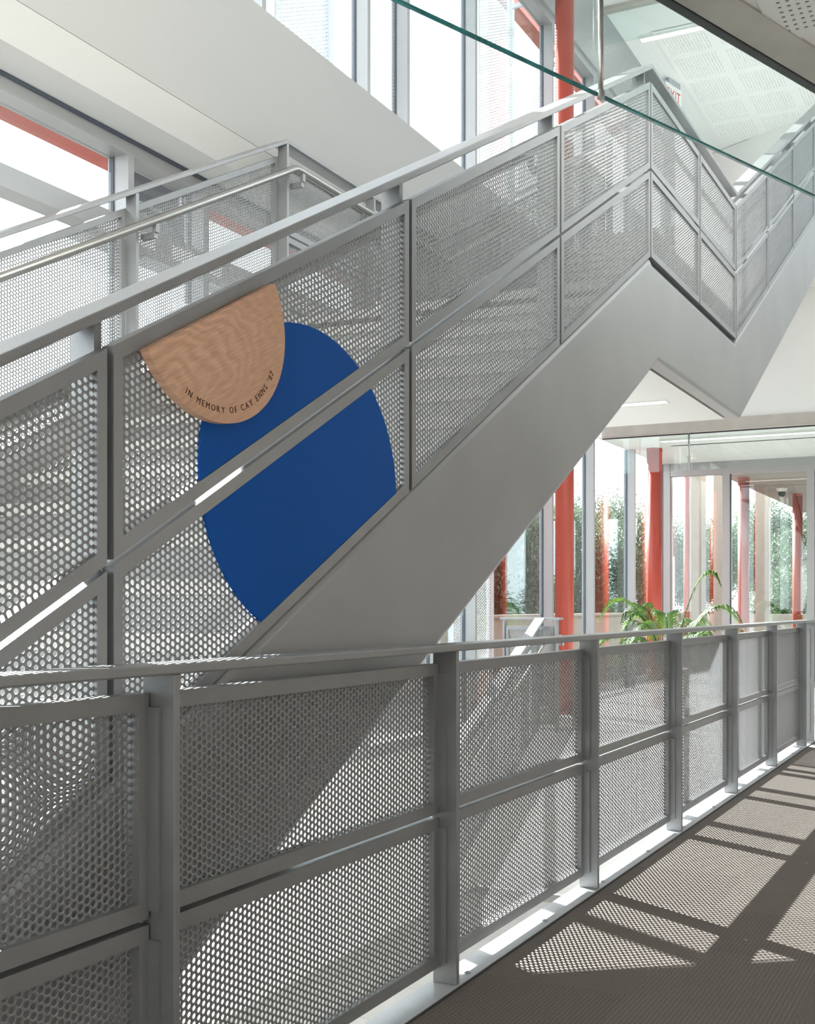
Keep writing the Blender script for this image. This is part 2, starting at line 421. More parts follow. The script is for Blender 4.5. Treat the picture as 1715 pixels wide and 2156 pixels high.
# side and back walls (behind and beside the camera)
structure('wall_right', MB().box(-3.2, 12.4, -1.74, -1.62, -0.35, 3.64).mesh('wall_right', M['brownwall']), 'warm brown wall along the walkway', 'wall')
structure('wall_right_upper', MB().box(-3.2, 7.6, -1.74, -1.62, 3.64, ZU + 0.012).box(7.6, 14.8, -1.74, -1.62, 3.64, 5.45).box(7.6, 14.8, -1.74, -1.62, 8.5, ZU + 0.012).box(12.4, 20.0, -1.74, -1.62, -0.35, 3.64).box(14.8, 20.0, -1.74, -1.62, 3.64, ZU + 0.012).mesh('wall_right_upper', M['white']), 'white wall above the walkway and beside the far hall', 'wall')
w4 = thing('window_fill', 'added unseen upper windows opposite the facade, letting in extra sky light', 'window', (0, 0, 0), None, 'structure')  # out of view, added to brighten the stringer and upper ceiling
cx_ = [7.6 + 1.2 * i for i in range(7)]
for x in cx_: put('mullion', MB().box(x - 0.03, x + 0.03, -1.74, -1.62, 5.45, 8.5).mesh('mullion', M['mullion']), w4)
for a, b2 in zip(cx_, cx_[1:]): put('pane', MB().box(a + 0.03, b2 - 0.03, -1.686, -1.674, 5.45, 8.5).mesh('pane', M['glass']), w4)
structure('wall_back', MB().box(-3.32, -3.2, -1.74, FX + 0.1, ZL, ZU).mesh('wall_back', M['white']), 'white wall behind the foot of the stair', 'wall')

# ceiling above the walkway: cut off obliquely where the glass baffle hangs
B0, B1 = Vector((2.511, 1.589)), Vector((4.383, 0.749))
bd = (B1 - B0).normalized(); bn = Vector((bd.y, -bd.x))      # bn points to the camera side
def bl(t, off=0.0):
    p = B0 + bd * t + bn * off; return (p.x, p.y)
tR = (-1.62 - B0.y) / bd.y
tL = -0.75
poly = [bl(-0.75, 0.17), bl(tR, 0.17), (-3.2, -1.62), (-3.2, bl(-0.75, 0.17)[1])]
structure('wall_bounce_block', MB().prism(poly, 'z', ZC + 0.04, ZF2 - 0.02).mesh('wall_bounce_block', M['bounceblock']), 'added unseen warm grey block above the walkway ceiling, bouncing sunlight', 'wall')  # unseen block, added so its sunlit face bounces light onto the stair
cn = structure('ceiling', MB().prism(poly, 'z', ZC + 0.006, ZC + 0.04).mesh('ceiling', M['soffit']), 'perforated ceiling above the walkway', 'ceiling')
structure('floor_bounce_stop', MB().prism(poly, 'z', ZF2 - 0.02, ZF2).mesh('floor_bounce_stop', M['carpet']), 'added dark carpet top on the unseen block, holding back bounced sunlight', 'floor')  # unseen dark top, added to cut sun bounce towards the bulkhead
hole_shade = MB().box(0.04, 0.68, 0.04, 0.68, 0.0048, 0.0056).mesh('hole_shade_sheet', M['hole_shade'])  # dark sheet put behind the holes as their shade
pcm3 = perf_ceiling_mesh('ceiling_panel', 0.72, 0.62, 19, 0.0135, 0.006, M['dimple'])
for i in range(3):
    for j in range(2):
        o = put('ceiling_panel', pcm3, cn, (3.955 + 0.04 - 0.72 * (i + 1), 0.785 + 0.05 - 0.72 * (j + 1), ZC))
        put('hole_shade_sheet', hole_shade, o)
t2 = structure('trim_2', MB().prism([bl(tL, 0.012), bl(tR, 0.012), bl(tR, 0.17), bl(tL, 0.17)], 'z', ZC - 0.005, ZC + 0.3).mesh('trim_2', M['trim']), 'brown grey steel channel edging the walkway ceiling', 'trim')
put('black_reveal', MB().prism([bl(tL, -0.03), bl(tR, -0.03), bl(tR, 0.010), bl(tL, 0.010)], 'z', ZC - 0.008, ZC + 0.03).mesh('black_reveal', M['dark']), t2)

# ------------------------------------------------------------------ facade
def mullion(par, x, z0, z1):
    o = put('mullion', MB().box(x, x + 0.045, FX - 0.13, FX + 0.03, z0, z1).mesh('mullion', M['mullion']), par)
    put('gasket', MB().box(x - 0.008, x, FX - 0.02, FX + 0.012, z0, z1).mesh('gasket', M['gasket']), o)

low_x = [-3.1, -0.9, 0.6, 2.3, 4.722, 5.35, 7.216, 8.385, 9.063, 10.918, 12.201, 13.747, XE - 0.06]
w1 = tag(thing('window_1', 'lower storey glazed facade beside the stair', 'window', (0, 0, 0)), 'lower storey glazed facade beside the stair', 'window', None, 'structure')
for x in low_x: mullion(w1, x, 0.04, 3.85)
put('head', MB().box(-3.2, XE, FX - 0.13, FX + 0.03, 3.85, 3.945).mesh('head', M['mullion']), w1)
put('transom', MB().box(-3.2, 7.2, FX - 0.122, FX + 0.025, 3.355, 3.475).mesh('transom', M['mullion']), w1)
structure('wall_facade_base', MB().box(-3.2, 9.28, FX - 0.05, FX + 0.06, ZL, -0.06).mesh('wall_facade_base', M['white']), 'white wall under the lower facade windows', 'wall')
put('sill', MB().box(-3.2, XE, FX - 0.13, FX + 0.03, -0.06, 0.04).mesh('sill', M['mullion']), w1)
for a, b2 in zip(low_x, low_x[1:]):
    put('pane', MB().box(a + 0.045, b2 - 0.012, FX - 0.006, FX + 0.006, 0.04, 3.85).mesh('pane', M['glass']), w1)

up_x = [-3.1, -0.9, 1.2, 3.2, 4.722, 5.92, 7.216, 7.822, 9.063, 10.918, 12.201, 13.747, 15.4, 17.2]
w2 = thing('window_2', 'upper storey glazed facade above the white bulkhead', 'window', (0, 0, 0), None, 'structure')
for x in up_x: mullion(w2, x, 5.0, 7.80)
put('head', MB().box(-3.2, 17.3, FX - 0.13, FX + 0.03, 7.80, 7.90).mesh('head', M['mullion']), w2)
put('sill', MB().box(-3.2, 17.3, FX - 0.13, FX + 0.03, 4.94, 5.0).mesh('sill', M['mullion']), w2)
for a, b2 in zip(up_x, up_x[1:]):
    put('pane', MB().box(a + 0.045, b2 - 0.012, FX - 0.006, FX + 0.006, 5.0, 7.80).mesh('pane', M['glass']), w2)
structure('wall_spandrel', MB().box(-3.2, 17.3, FX - 0.02, FX + 0.06, 3.945, 4.94).mesh('wall_spandrel', M['mullion']), 'grey spandrel between the two glazed storeys', 'wall')
structure('trim_3', MB().box(-3.2, 17.3, FX - 0.16, FX + 0.06, 7.90, ZU + 0.012).mesh('trim_3', M['mullion']), 'grey beam above the upper windows', 'trim')

# bulkhead along the facade: flat soffit by the window head, small slope, tall fascia
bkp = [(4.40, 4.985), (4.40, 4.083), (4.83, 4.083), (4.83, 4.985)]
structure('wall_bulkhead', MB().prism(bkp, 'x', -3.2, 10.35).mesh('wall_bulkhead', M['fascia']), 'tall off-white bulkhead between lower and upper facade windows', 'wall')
bkp = [(4.402, 4.081), (4.545, 3.940), (4.552, 3.940), (4.552, 3.957), (4.558, 3.957), (4.558, 3.945), (4.82, 3.945), (4.82, 4.081)]
structure('ceiling_bulkhead', MB().prism(bkp, 'x', -3.2, 10.35).mesh('ceiling_bulkhead', M['soffit_lit']), 'sloped soffit strip under the bulkhead, coloured lighter as if lit from below', 'ceiling')
structure('trim_4', MB().box(-3.2, 10.35, 4.808, 4.822, 3.922, 3.944).mesh('trim_4', M['gasket']), 'dark shadow gap above the lower window head', 'trim')

# end wall of the far hall: frames and panes
w3 = thing('window_3', 'tall windows in the end wall behind the potted palm', 'window', (0, 0, 0), None, 'structure')
for y in (3.945, 2.69, 1.2, -0.2):
    o = put('mullion', MB().box(XE - 0.06, XE + 0.08, y - 0.055, y + 0.055, 0.08, 3.16).mesh('mullion', M['mullion']), w3)
    put('gasket', MB().box(XE - 0.012, XE + 0.03, y - 0.063, y - 0.055, 0.08, 3.16).mesh('gasket', M['gasket']), o)
put('corner_post', MB().box(XE - 0.014, XE + 0.08, 4.815, FX + 0.03, 0, 3.352).mesh('corner_post', M['mullion']), w3)
put('head', MB().box(XE - 0.06, XE + 0.08, -1.62, 4.814, 3.16, 3.352).mesh('head', M['mullion']), w3)
put('sill', MB().box(XE - 0.06, XE + 0.08, -1.62, 4.814, 0, 0.08).mesh('sill', M['mullion']), w3)
for y0, y1 in ((4.0, 4.81), (2.745, 3.89), (1.255, 2.635), (-0.145, 1.145)):
    put('pane', MB().box(XE - 0.006, XE + 0.006, y0, y1, 0.08, 3.16).mesh('pane', M['glass']), w3)

# red steel columns inside and outside
def column(x, y, r, z0, z1, label):
    o = thing('column', label, 'column', (x, y, z0), None, 'structure')
    s = put('shaft', MB().tube([(0, 0, 0), (0, 0, z1 - z0)], r, 40).mesh('shaft', M['red'], True), o)
    s.data.polygons.foreach_set('use_smooth', [True] * len(s.data.polygons))
    put('base_collar', MB().tube([(0, 0, 0), (0, 0, 0.03)], r + 0.03, 32).mesh('base_collar', M['red']), o)
    put('head_collar', MB().tube([(0, 0, z1 - z0 - 0.05), (0, 0, z1 - z0)], r + 0.002, 32).mesh('head_collar', M['red']), o)
    return o
column(10.61, 4.536, 0.105, 0, ZU + 0.012, 'tall round red column beside the landing, reaching the upper ceiling')
column(13.80, 4.55, 0.108, 0, 3.352, 'round red column behind the potted palm')
column(17.02, 4.07, 0.095, 0, 3.30, 'round red column outside the end window, nearer one')
column(19.93, 3.73, 0.095, 0, 3.30, 'round red column outside the end window, farther slimmer one')
column(16.4, 4.86, 0.05, 0, 3.30, 'thin red post outside beyond the round column behind the palm')

# ================================================================== KERB PLATE
kb = thing('kerb_plate', 'pale steel base plate under the walkway railing posts', 'kerb', (0, 0, 0), None, 'structure')
put('plate', MB().box(-1.2, 9.32, 1.577, 1.682, -0.012, 0.006).mesh('plate', M['kerb']), kb)
put('edge_channel', MB().box(-1.2, 9.32, 1.66, 1.682, -0.35, -0.012).mesh('edge_channel', M['kerb']), kb)
bm_ = MB().tube([(0, 0, 0), (0, 0, 0.003)], 0.012, 14)
bm_.tube([(0, 0, 0.003), (0, 0, 0.006)], 0.006, 6)
bme = bm_.mesh('bolt', M['galv'])
for i in range(14):
    put('bolt', bme, kb, (1.17 + 0.6 * i, 1.607, 0.006))
    
# ================================================================== WALKWAY GUARDRAIL
PX = [-0.679, 0.506, 1.691] + [2.876 + 1.2 * i for i in range(6)]           # right faces of the posts
SH = M['steel_sheet']
rail = thing('guardrail', 'grey steel walkway railing with perforated infill panels in the foreground', 'railing', (PX[0], 1.62, 0.006))
RB = Vector(rail.location)
def rput(name, me, loc, parent=rail, base=RB):
    return put(name, me, parent, Vector(loc) - base)
bevel(rput('top_rail', MB().box(PX[0] - 0.1, 9.27, 1.578, 1.676, 1.040, 1.062).mesh('top_rail', M['steel']), (0, 0, 0)), 0.004, 2)
pm = MB().box(-0.018, 0, 0, 0.085, 0, 1.034).mesh('post', M['steel'])
tabm = MB().box(-0.027, -0.018, 0.034, 0.092, 0, 0.42).mesh('weld_tab', M['steel'])
for x in PX + [9.25]:
    p = rput('post', pm, (x, 1.584, 0.006)); bevel(p, 0.002, 1)
    for z in (0.065, 0.545):
        put('weld_tab', tabm, p, (0, 0, z))
H1 = 0.466
def frame_mesh(name, w, h, slope, bar, side, y0, y1, m):
    mb = MB()
    mb.box(0, w, y0, y1, 0, bar, slope); mb.box(0, w, y0, y1, h - bar, h, slope)
    mb.box(0, side, y0, y1, bar, h - bar, slope); mb.box(w - side, w, y0, y1, bar, h - bar, slope, 0)
    return mb.mesh(name, m)
rail_cache = {}
for a, b2 in zip(PX, PX[1:]):
    W = round(b2 - a - 0.018 - 0.012, 3)
    if W not in rail_cache:
        rail_cache[W] = (frame_mesh('panel_frame', W, H1, 0, 0.036, 0.026, 0, 0.040, M['steel']), perf_sheet('perforated_sheet', W, 0, H1, 0, SH))
    for z in (0.056, 0.056 + H1 + 0.012):
        f = rput('panel_frame', rail_cache[W][0], (a + 0.006, 1.646, z))
        put('perforated_sheet', rail_cache[W][1], f, (0, 0.020, 0))

# ================================================================== STAIR
YN, YO = 1.7845, 4.270          # outer faces of the two stringers
TAN = 0.618; TAN2 = 0.612
KX, KX2, KZ = 5.358, 7.252, 3.058
def zb(x):
    return KZ - TAN * (KX - x) if x < KX else (KZ if x <= KX2 else KZ + TAN2 * (x - KX2))
X0 = KX - (KZ - ZL) / TAN        # foot on the lower floor
XT = 11.14
DROP = 0.62; ZB = 2.525
xk1 = KX + (ZB + DROP - KZ) / TAN; xk2 = KX2 + (ZB + DROP - KZ) / TAN2
def stringer_poly():
    top = [(X0 + 0.0, ZL), (KX - 0.012, zb(KX - 0.012)), (KX + 0.02, KZ - 0.034), (KX2 - 0.02, KZ - 0.034), (KX2 + 0.012, zb(KX2 + 0.012)), (XT, zb(XT))]
    bot = [(XT, zb(XT) - DROP), (xk2, ZB), (xk1, ZB), (X0 + DROP / TAN, ZL)]
    return top + bot
stair = thing('staircase', 'grey steel stair with deep rounded stringers climbing past the walkway to a landing', 'staircase', (X0 + 0.4, 3.03, ZL))
SB = Vector(stair.location)
def sput(name, me, loc=(0, 0, 0), parent=None):
    return put(name, me, parent or stair, Vector(loc) - (SB if parent is None else Vector((0, 0, 0))))
for y0, y1 in ((YN, YN + 0.115), (YO - 0.115, YO)):
    o = sput('stringer', MB().prism(stringer_poly(), 'y', y0, y1).mesh('stringer', M['stringer']))
    bevel(o, 0.028, 4, 55)
    for pl in o.data.polygons: pl.use_smooth = True
    md = o.modifiers.new('wn', 'WEIGHTED_NORMAL'); md.keep_sharp = False
for y0 in (YN + 0.03, YO - 0.06): sput('gap_shade_strip', MB().box(KX + 0.02, KX2 - 0.02, y0, y0 + 0.03, KZ - 0.04, KZ).mesh('gap_shade_strip', M['gasket']))  # dark strip set in the slot to paint its shade
# treads and risers
RISE, RUN = 0.1702, 0.2755
ya, yb = YN + 0.115, YO - 0.115
tm = MB().prism([(0, -0.05), (0.30, -0.05), (0.30, 0), (0, 0)], 'y', ya, yb).mesh('tread', M['stone'])
rm = MB().box(0.012, 0.024, ya, yb, -RISE, -0.05).mesh('riser', M['stringer'])
ZT = KZ - 0.09
for k in range(1, 27):
    z = ZT - RISE * k
    if z < ZL + 0.05: break
    t = sput('tread', tm, (KX - RUN * k, 0, z)); put('riser', rm, t)
for k in range(1, 14):
    z = ZT + RISE * k
    t = sput('tread', tm, (KX2 + RUN * (k - 1), 0, z)); put('riser', rm, t)
sput('landing_deck', MB().box(KX, KX2 + 0.02, ya, yb, ZT - 0.05, ZT).mesh('landing_deck', M['stone']))
ls = sput('landing_soffit', MB().box(xk1 - 0.1, xk2 + 0.05, ya + 0.02, yb - 0.02, ZB + 0.012, ZB + 0.03).mesh('landing_soffit', M['soffit']))
fs = MB()
a = math.hypot(1, TAN)
fs.hexa([(X0 + 0.6, ya + 0.02, zb(X0 + .6) - 0.52), (xk1 - 0.1, ya + 0.02, zb(KX) + TAN * (xk1 - 0.1 - KX) - 0.55), (xk1 - 0.1, yb - 0.02, zb(KX) + TAN * (xk1 - 0.1 - KX) - 0.55), (X0 + 0.6, yb - 0.02, zb(X0 + .6) - 0.52),
         (X0 + 0.6, ya + 0.02, zb(X0 + .6) - 0.50), (xk1 - 0.1, ya + 0.02, zb(KX) + TAN * (xk1 - 0.1 - KX) - 0.53), (xk1 - 0.1, yb - 0.02, zb(KX) + TAN * (xk1 - 0.1 - KX) - 0.53), (X0 + 0.6, yb - 0.02, zb(X0 + .6) - 0.50)])
sput('flight_soffit', fs.mesh('flight_soffit', M['soffit']))
fs = MB().box(xk2 + 0.05, XT, ya + 0.02, yb - 0.02, zb(xk2 + 0.05) - 0.56, zb(xk2 + 0.05) - 0.54, TAN2)
sput('flight_soffit', fs.mesh('flight_soffit', M['soffit']))

# recessed light in the landing soffit
ll = thing('recessed_light', 'short recessed linear light under the stair landing', 'light', (6.60, 2.10, ZB - 0.008))
put('frame', MB().box(0.0, 0.012, 0, 1.2, 0.014, 0.0195).box(0.088, 0.10, 0, 1.2, 0.014, 0.0195).box(0.012, 0.088, 0, 0.012, 0.014, 0.0195).box(0.012, 0.088, 1.188, 1.2, 0.014, 0.0195).mesh('frame', M['white']), ll)
put('diffuser', MB().box(0.012, 0.088, 0.012, 1.188, 0.016, 0.0195).mesh('diffuser', M['led']), ll)

# guards on both stringers
PITCH1 = 1.2187; PW2 = 1.06
segs = []                                             # (x0, x1, slope)
for i in range(6, 0, -1): segs.append((KX - PITCH1 * i, KX - PITCH1 * (i - 1), TAN))
segs += [(KX, 6.323, 0.0), (6.323, KX2, 0.0)]
for i in range(3): segs.append((KX2 + PW2 * i, KX2 + PW2 * (i + 1), TAN2))
segs.append((KX2 + PW2 * 3, XT - 0.05, TAN2))
PH = 0.462
G = 0.009
cache = {}
def guard_panel(w, slope):
    key = (round(w, 3), round(slope, 3))
    if key not in cache:
        cache[key] = (frame_mesh('panel_frame', w, PH, slope, 0.036, 0.026, 0, 0.034, M['steel']),
                      perf_sheet('perforated_sheet', w, 0, PH, slope, SH))
    return cache[key]
def cap_profile(x0, x1, y0, y1, lo, hi):
    pts = [x0] + [x for x in (KX, KX2) if x0 < x < x1] + [x1]
    return [(x, zb(x) + hi) for x in pts] + [(x, zb(x) + lo) for x in reversed(pts)]
def stair_guard(label, yf, inner):
    """yf: face of the panels; inner = +1 when the stair lies on the +y side"""
    g = thing('stair_guard', label, 'railing', (X0 + 0.4, yf, zb(X0 + 0.4)))
    GB = Vector(g.location)
    def gp(name, me, loc=(0, 0, 0)): return put(name, me, g, Vector(loc) - GB)
    c0, c1 = (yf - 0.012, yf + 0.106) if inner > 0 else (yf - 0.106, yf + 0.012)
    bevel(gp('cap_rail', MB().prism(cap_profile(X0 + 0.5, XT, 0, 0, 1.004, 1.030), 'y', c0, c1).mesh('cap_rail', M['steel'])), 0.004, 2, 60)
    y_pan = yf if inner > 0 else yf - 0.034
    for x0, x1, s in segs:
        if zb(x0) < ZL + 0.05: continue
        w = x1 - x0 - 2 * G
        fm, sm = guard_panel(w, s)
        for dz in (0.0, PH + 0.014):
            f = gp('panel_frame', fm, (x0 + G, y_pan, zb(x0) + s * G + dz))
            put('perforated_sheet', sm, f, (0, 0.010 if inner > 0 else 0.021, 0))
    p0, p1 = (yf + 0.036, yf + 0.104) if inner > 0 else (yf - 0.104, yf - 0.036)
    pmesh = MB().box(-0.010, 0.010, p0, p1, -0.05, 1.006).mesh('post', M['steel'])
    for x0, x1, s in segs + [(XT - 0.03, 0, 0)]:
        if zb(x0) < ZL + 0.05: continue
        gp('post', pmesh, (x0, 0, zb(x0)))
    # round stainless handrail with brackets on the stair side
    yh = yf + inner * 0.17
    pts = [(X0 + 0.6, yh, zb(X0 + 0.6) + 0.84), (KX - 0.03, yh, zb(KX) + 0.822), (KX, yh, KZ + 0.836), (KX + 0.03, yh, KZ + 0.84), (KX2 - 0.03, yh, KZ + 0.84), (KX2, yh, KZ + 0.845), (KX2 + 0.03, yh, zb(KX2 + 0.03) + 0.84), (XT - 0.1, yh, zb(XT - 0.1) + 0.84)]
    o = gp('handrail', MB().tube(pts, 0.021, 16).mesh('handrail', M['stainless'], True))
    bmesh_ = MB().box(-0.012, 0.012, min(yf + inner * 0.08, yh), max(yf + inner * 0.08, yh + 0.0), 0.745, 0.775).box(-0.012, 0.012, yh - 0.012, yh + 0.012, 0.775, 0.825).mesh('bracket', M['steel'])
    for x0, x1, s in segs:
        if zb(x0) < ZL + 0.05: continue
        gp('bracket', bmesh_, (x0 + 0.06, 0, zb(x0 + 0.06)))
    return g
stair_guard('grey perforated stair railing carrying the blue disc and oak plaque', YN + 0.003, 1)
stair_guard('grey perforated stair railing on the window side with a round stainless handrail', YO - 0.003, -1)

# ------------------------------------------------------------------ blue disc and oak plaque on the stair guard
def line_clip(poly, off, above):
    # z >= zb1(x)+off (above) or <=, with zb1 = KZ - TAN*(KX-x)
    c = KZ - TAN * KX + off
    return clip(poly, -TAN, 1, c) if above else clip(poly, TAN, -1, -c)
def circle(cx, cz, r, n=160): return [(cx + r * math.cos(2 * math.pi * k / n), cz + r * math.sin(2 * math.pi * k / n)) for k in range(n)]
bc = (2.405, 1.519, 0.433)
disc = thing('blue_disc', 'large blue painted disc fixed on the perforated stair railing', 'disc', (bc[0], YN, bc[1] - bc[2]))
DB = Vector(disc.location)
for lo, hi in ((0.037, PH - 0.037), (PH + 0.014 + 0.037, 2 * PH + 0.014 - 0.037)):
    poly = line_clip(line_clip(circle(*bc), lo, True), hi, False)
    put('disc_segment', MB().prism(poly, 'y', YN + 0.0045, YN + 0.0115).mesh('disc_segment', M['blue']), disc, -DB)
wc = (2.004, 1.877, 0.2546)
plq = thing('memorial_plaque', 'half-round oak plaque with engraved curved lettering under the stair rail', 'plaque', (wc[0], YN - 0.02, wc[1] - wc[2]))
WB = Vector(plq.location)
poly = line_clip(circle(*wc), 2 * PH + 0.014 - 0.038, False)
poly = [(x - wc[0], z - wc[1]) for x, z in poly]
o = put('oak_board', MB().prism(poly, 'y', 0, 0.0235).mesh('oak_board', M['oak']), plq, Vector((wc[0], YN - 0.020, wc[1])) - WB)
# lettering along the lower arc, letter by letter
txt = "IN MEMORY OF CAY ENNS '87"
def glyph(ch, size):
    cu_ = bpy.data.curves.new('glyph', 'FONT'); cu_.body = ch; cu_.size = size; cu_.extrude = 0.0006; cu_.offset = 0.0; cu_.resolution_u = 3
    to = bpy.data.objects.new('glyph', cu_); C.objects.link(to)
    dg = bpy.context.evaluated_depsgraph_get(); me = bpy.data.meshes.new_from_object(to.evaluated_get(dg))
    bpy.data.objects.remove(to); bpy.data.curves.remove(cu_)
    v = np.array([q.co[:] for q in me.vertices]) if len(me.vertices) else np.zeros((0, 3)); f = [tuple(p.vertices) for p in me.polygons]
    bpy.data.meshes.remove(me); return v, f
SZ = 0.0218
items = []; tot = 0; sp = 0.0026
for ch in txt:
    if ch == ' ': items.append((None, None, 0.0072)); tot += 0.0072; continue
    v, f = glyph(ch, SZ)
    v[:, 0] -= v[:, 0].min(); wd = v[:, 0].max(); items.append((v, f, wd)); tot += wd + sp
rb_ = 0.2300
a0, a1 = math.radians(-117.5), math.radians(-24.5)
fx = 0.86                                   # slightly condensed capitals, evenly tracked along the arc
nl = sum(1 for v, f, wd in items if v is not None); ns = len(items) - nl
gap = ((a1 - a0) * rb_ - sum(wd * fx for v, f, wd in items if v is not None) - ns * 0.0052) / (len(items) - 1)
lm = MB(); s_ = 0
for v, f, wd in items:
    if v is None: s_ += 0.0052 + gap; continue
    ang = a0 + (s_ + wd * fx / 2) / rb_
    er, et = Vector((math.cos(ang), math.sin(ang))), Vector((-math.sin(ang), math.cos(ang)))
    o0 = len(lm.v)
    for q in v:
        d = et * (q[0] - wd / 2) * fx + er * (rb_ - q[1])
        lm.v.append((d.x, -q[2], d.y))
    lm.f += [tuple(o0 + i for i in t) for t in f]
    s_ += wd * fx + gap
put('lettering', lm.mesh('lettering', M['engraved']), plq, Vector((wc[0], YN - 0.0203, wc[1])) - WB)

# ================================================================== GLASS BAFFLES
def glass_pane_mesh(pts, z0, z1): return MB().prism(pts, 'z', z0, z1)
bf = thing('glass_baffle', 'frameless glass smoke baffle hanging from the walkway ceiling edge, green edge', 'baffle', (*bl(0.8), 2.87))
BB = Vector(bf.location)
tj = 0.795
for ta, tb in ((-0.75, tj - 0.004), (tj + 0.004, tR - 0.2)):
    p = put('pane', MB().prism([bl(ta, -0.006), bl(tb, -0.006), bl(tb, 0.006), bl(ta, 0.006)], 'z', 2.876, ZC + 0.25).mesh('pane', M['baffle']), bf, -BB)
    put('green_edge', MB().prism([bl(ta, -0.006), bl(tb, -0.006), bl(tb, 0.006), bl(ta, 0.006)], 'z', 2.868, 2.876).mesh('green_edge', M['glassedge']), p)
    p['label'] = 'clear glass pane of the baffle'
jp = bl(tj, 0.014)
put('joint_rod', MB().tube([(jp[0], jp[1], 2.862), (jp[0], jp[1], ZC + 0.02)], 0.0085, 16).mesh('joint_rod', M['stainless'], True), bf, -BB)
put('clip', MB().tube([(jp[0], jp[1], 2.855), (jp[0], jp[1], 2.88)], 0.013, 16).mesh('clip', M['stainless']), bf, -BB)

def baffle_x(label, x, ys, z0, z1, rods, group=None):
    g = thing('glass_baffle', label, 'baffle', (x, ys[0], z0)); GB = Vector(g.location)
    for a, b2 in zip(ys, ys[1:]):
        p = put('pane', MB().box(x - 0.006, x + 0.006, b2 + 0.003, a - 0.003, z0, z1).mesh('pane', M['baffle']), g, -GB)
    put('top_channel', MB().box(x - 0.012, x + 0.012, ys[-1], ys[0], z1 - 0.006, z1 + 0.008).mesh('top_channel', M['dark']), g, -GB)
    for y in rods:
        put('joint_rod', MB().tube([(x - 0.014, y, z0 - 0.006), (x - 0.014, y, z1)], 0.012, 12).mesh('joint_rod', M['stainless'], True), g, -GB)
baffle_x('frameless glass baffle in front of the far hall ceiling', 12.46, (4.80, 3.66, 2.1, 0.5, -1.0), 2.85, 3.30, (3.66, 2.1, 0.5))
baffle_x('frameless glass baffle high under the upper ceiling', 12.46, (4.78, 3.30, 1.8, 0.3, -1.0), 8.30, 8.73, (3.30, 1.8, 0.3))
structure('trim_5', MB().box(12.40, 12.52, -1.62, 4.80, 8.72, ZU + 0.012).mesh('trim_5', M['trim']), 'steel edge trim above the upper glass baffle', 'trim')

# ceiling lights
def linear_light(name_label, x, y0, y1, z):
    g = thing('linear_light', name_label, 'light', (x, y0, z))
    put('housing', MB().box(-0.06, -0.045, 0, y1 - y0, -0.012, 0.02).box(0.045, 0.06, 0, y1 - y0, -0.012, 0.02).box(-0.045, 0.045, 0, 0.015, -0.012, 0.02).box(-0.045, 0.045, y1 - y0 - 0.015, y1 - y0, -0.012, 0.02).mesh('housing', M['white']), g)
    put('diffuser', MB().box(-0.045, 0.045, 0.015, y1 - y0 - 0.015, -0.006, 0.008).mesh('diffuser', M['led']), g)
linear_light('long linear ceiling light in the far hall', 13.08, 0.5, 4.24, 3.332)
linear_light('long linear ceiling light in the upper ceiling', 13.29, 1.6, 4.58, ZU - 0.008)

# small smoke detector on the far hall ceiling
smoke = thing('smoke_detector', 'small round smoke detector on the far hall ceiling', 'detector', (14.72, 4.28, ZC + 0.01))
put('base', MB().tube([(0, 0, -0.012), (0, 0, 0.012)], 0.075, 24).mesh('base', M['signface']), smoke)
put('cap', MB().tube([(0, 0, -0.035), (0, 0, -0.012)], [0.04, 0.06], 24).mesh('cap', M['signface']), smoke)

# EXIT sign under the upper ceiling
ex = thing('exit_sign', 'white exit sign with red letters hanging from the upper ceiling', 'sign', (14.55, 4.52, ZU), None, None, math.radians(-17.5))
put('sign_body', MB().box(-0.20, 0.20, -0.02, 0.02, -0.34, -0.06).mesh('sign_body', M['signface']), ex)
put('mount', MB().box(-0.14, 0.14, -0.035, 0.035, -0.06, 0.012).mesh('mount', M['galv']), ex)
lm = MB(); x_ = -0.165
for ch in 'EXIT':
    v, f = glyph(ch, 0.235); v[:, 0] -= v[:, 0].min(); o0 = len(lm.v)
    for q in v: lm.v.append((x_ + q[0] * 0.62, -0.0215 - q[2], -0.285 + q[1]))
    lm.f += [tuple(o0 + i for i in t) for t in f]; x_ += v[:, 0].max() * 0.62 + 0.022
put('lettering', lm.mesh('lettering', M['signred']), ex)

# ================================================================== LOWER STAIR GUARD near the far hall edge
lg = thing('lower_stair_guard', 'short grey railing around the stair going down near the red column', 'railing', (9.05, 4.2, 0))
LB = Vector(lg.location)
def lp(name, me, loc=(0, 0, 0), parent=None): return put(name, me, parent or lg, Vector(loc) - LB if parent is None else loc)
lp('cap_rail', MB().box(9.00, 9.09, 3.90, 4.52, 1.05, 1.072).mesh('cap_rail', M['steel']))
for y in (3.95, 4.16, 4.49): lp('post', MB().box(9.02, 9.08, y - 0.010, y + 0.010, -0.012, 1.05).mesh('post', M['steel']))
f_ = MB().box(9.03, 9.06, 3.97, 4.47, 0.06, 0.095).box(9.03, 9.06, 3.97, 4.47, 0.955, 0.99).box(9.03, 9.06, 3.97, 3.995, 0.095, 0.955).box(9.03, 9.06, 4.445, 4.47, 0.095, 0.955)
pf = lp('panel_frame', f_.mesh('panel_frame', M['steel']))
sm = perf_sheet('perforated_sheet', 0.50, 0.06, 0.99, 0, SH, n=6)
so = put('perforated_sheet', sm, pf, (9.045, 3.97, 0)); so.rotation_euler = (0, 0, math.pi / 2)
def slope_bar(x0, x1, y0, y1, z, t): return MB().box(x0, x1, y0, y1, z, z + t, 0.62, x1)
lp('sloping_rail', slope_bar(7.0, 9.0, 4.05, 4.15, 1.048, 0.022).mesh('sloping_rail', M['steel']))
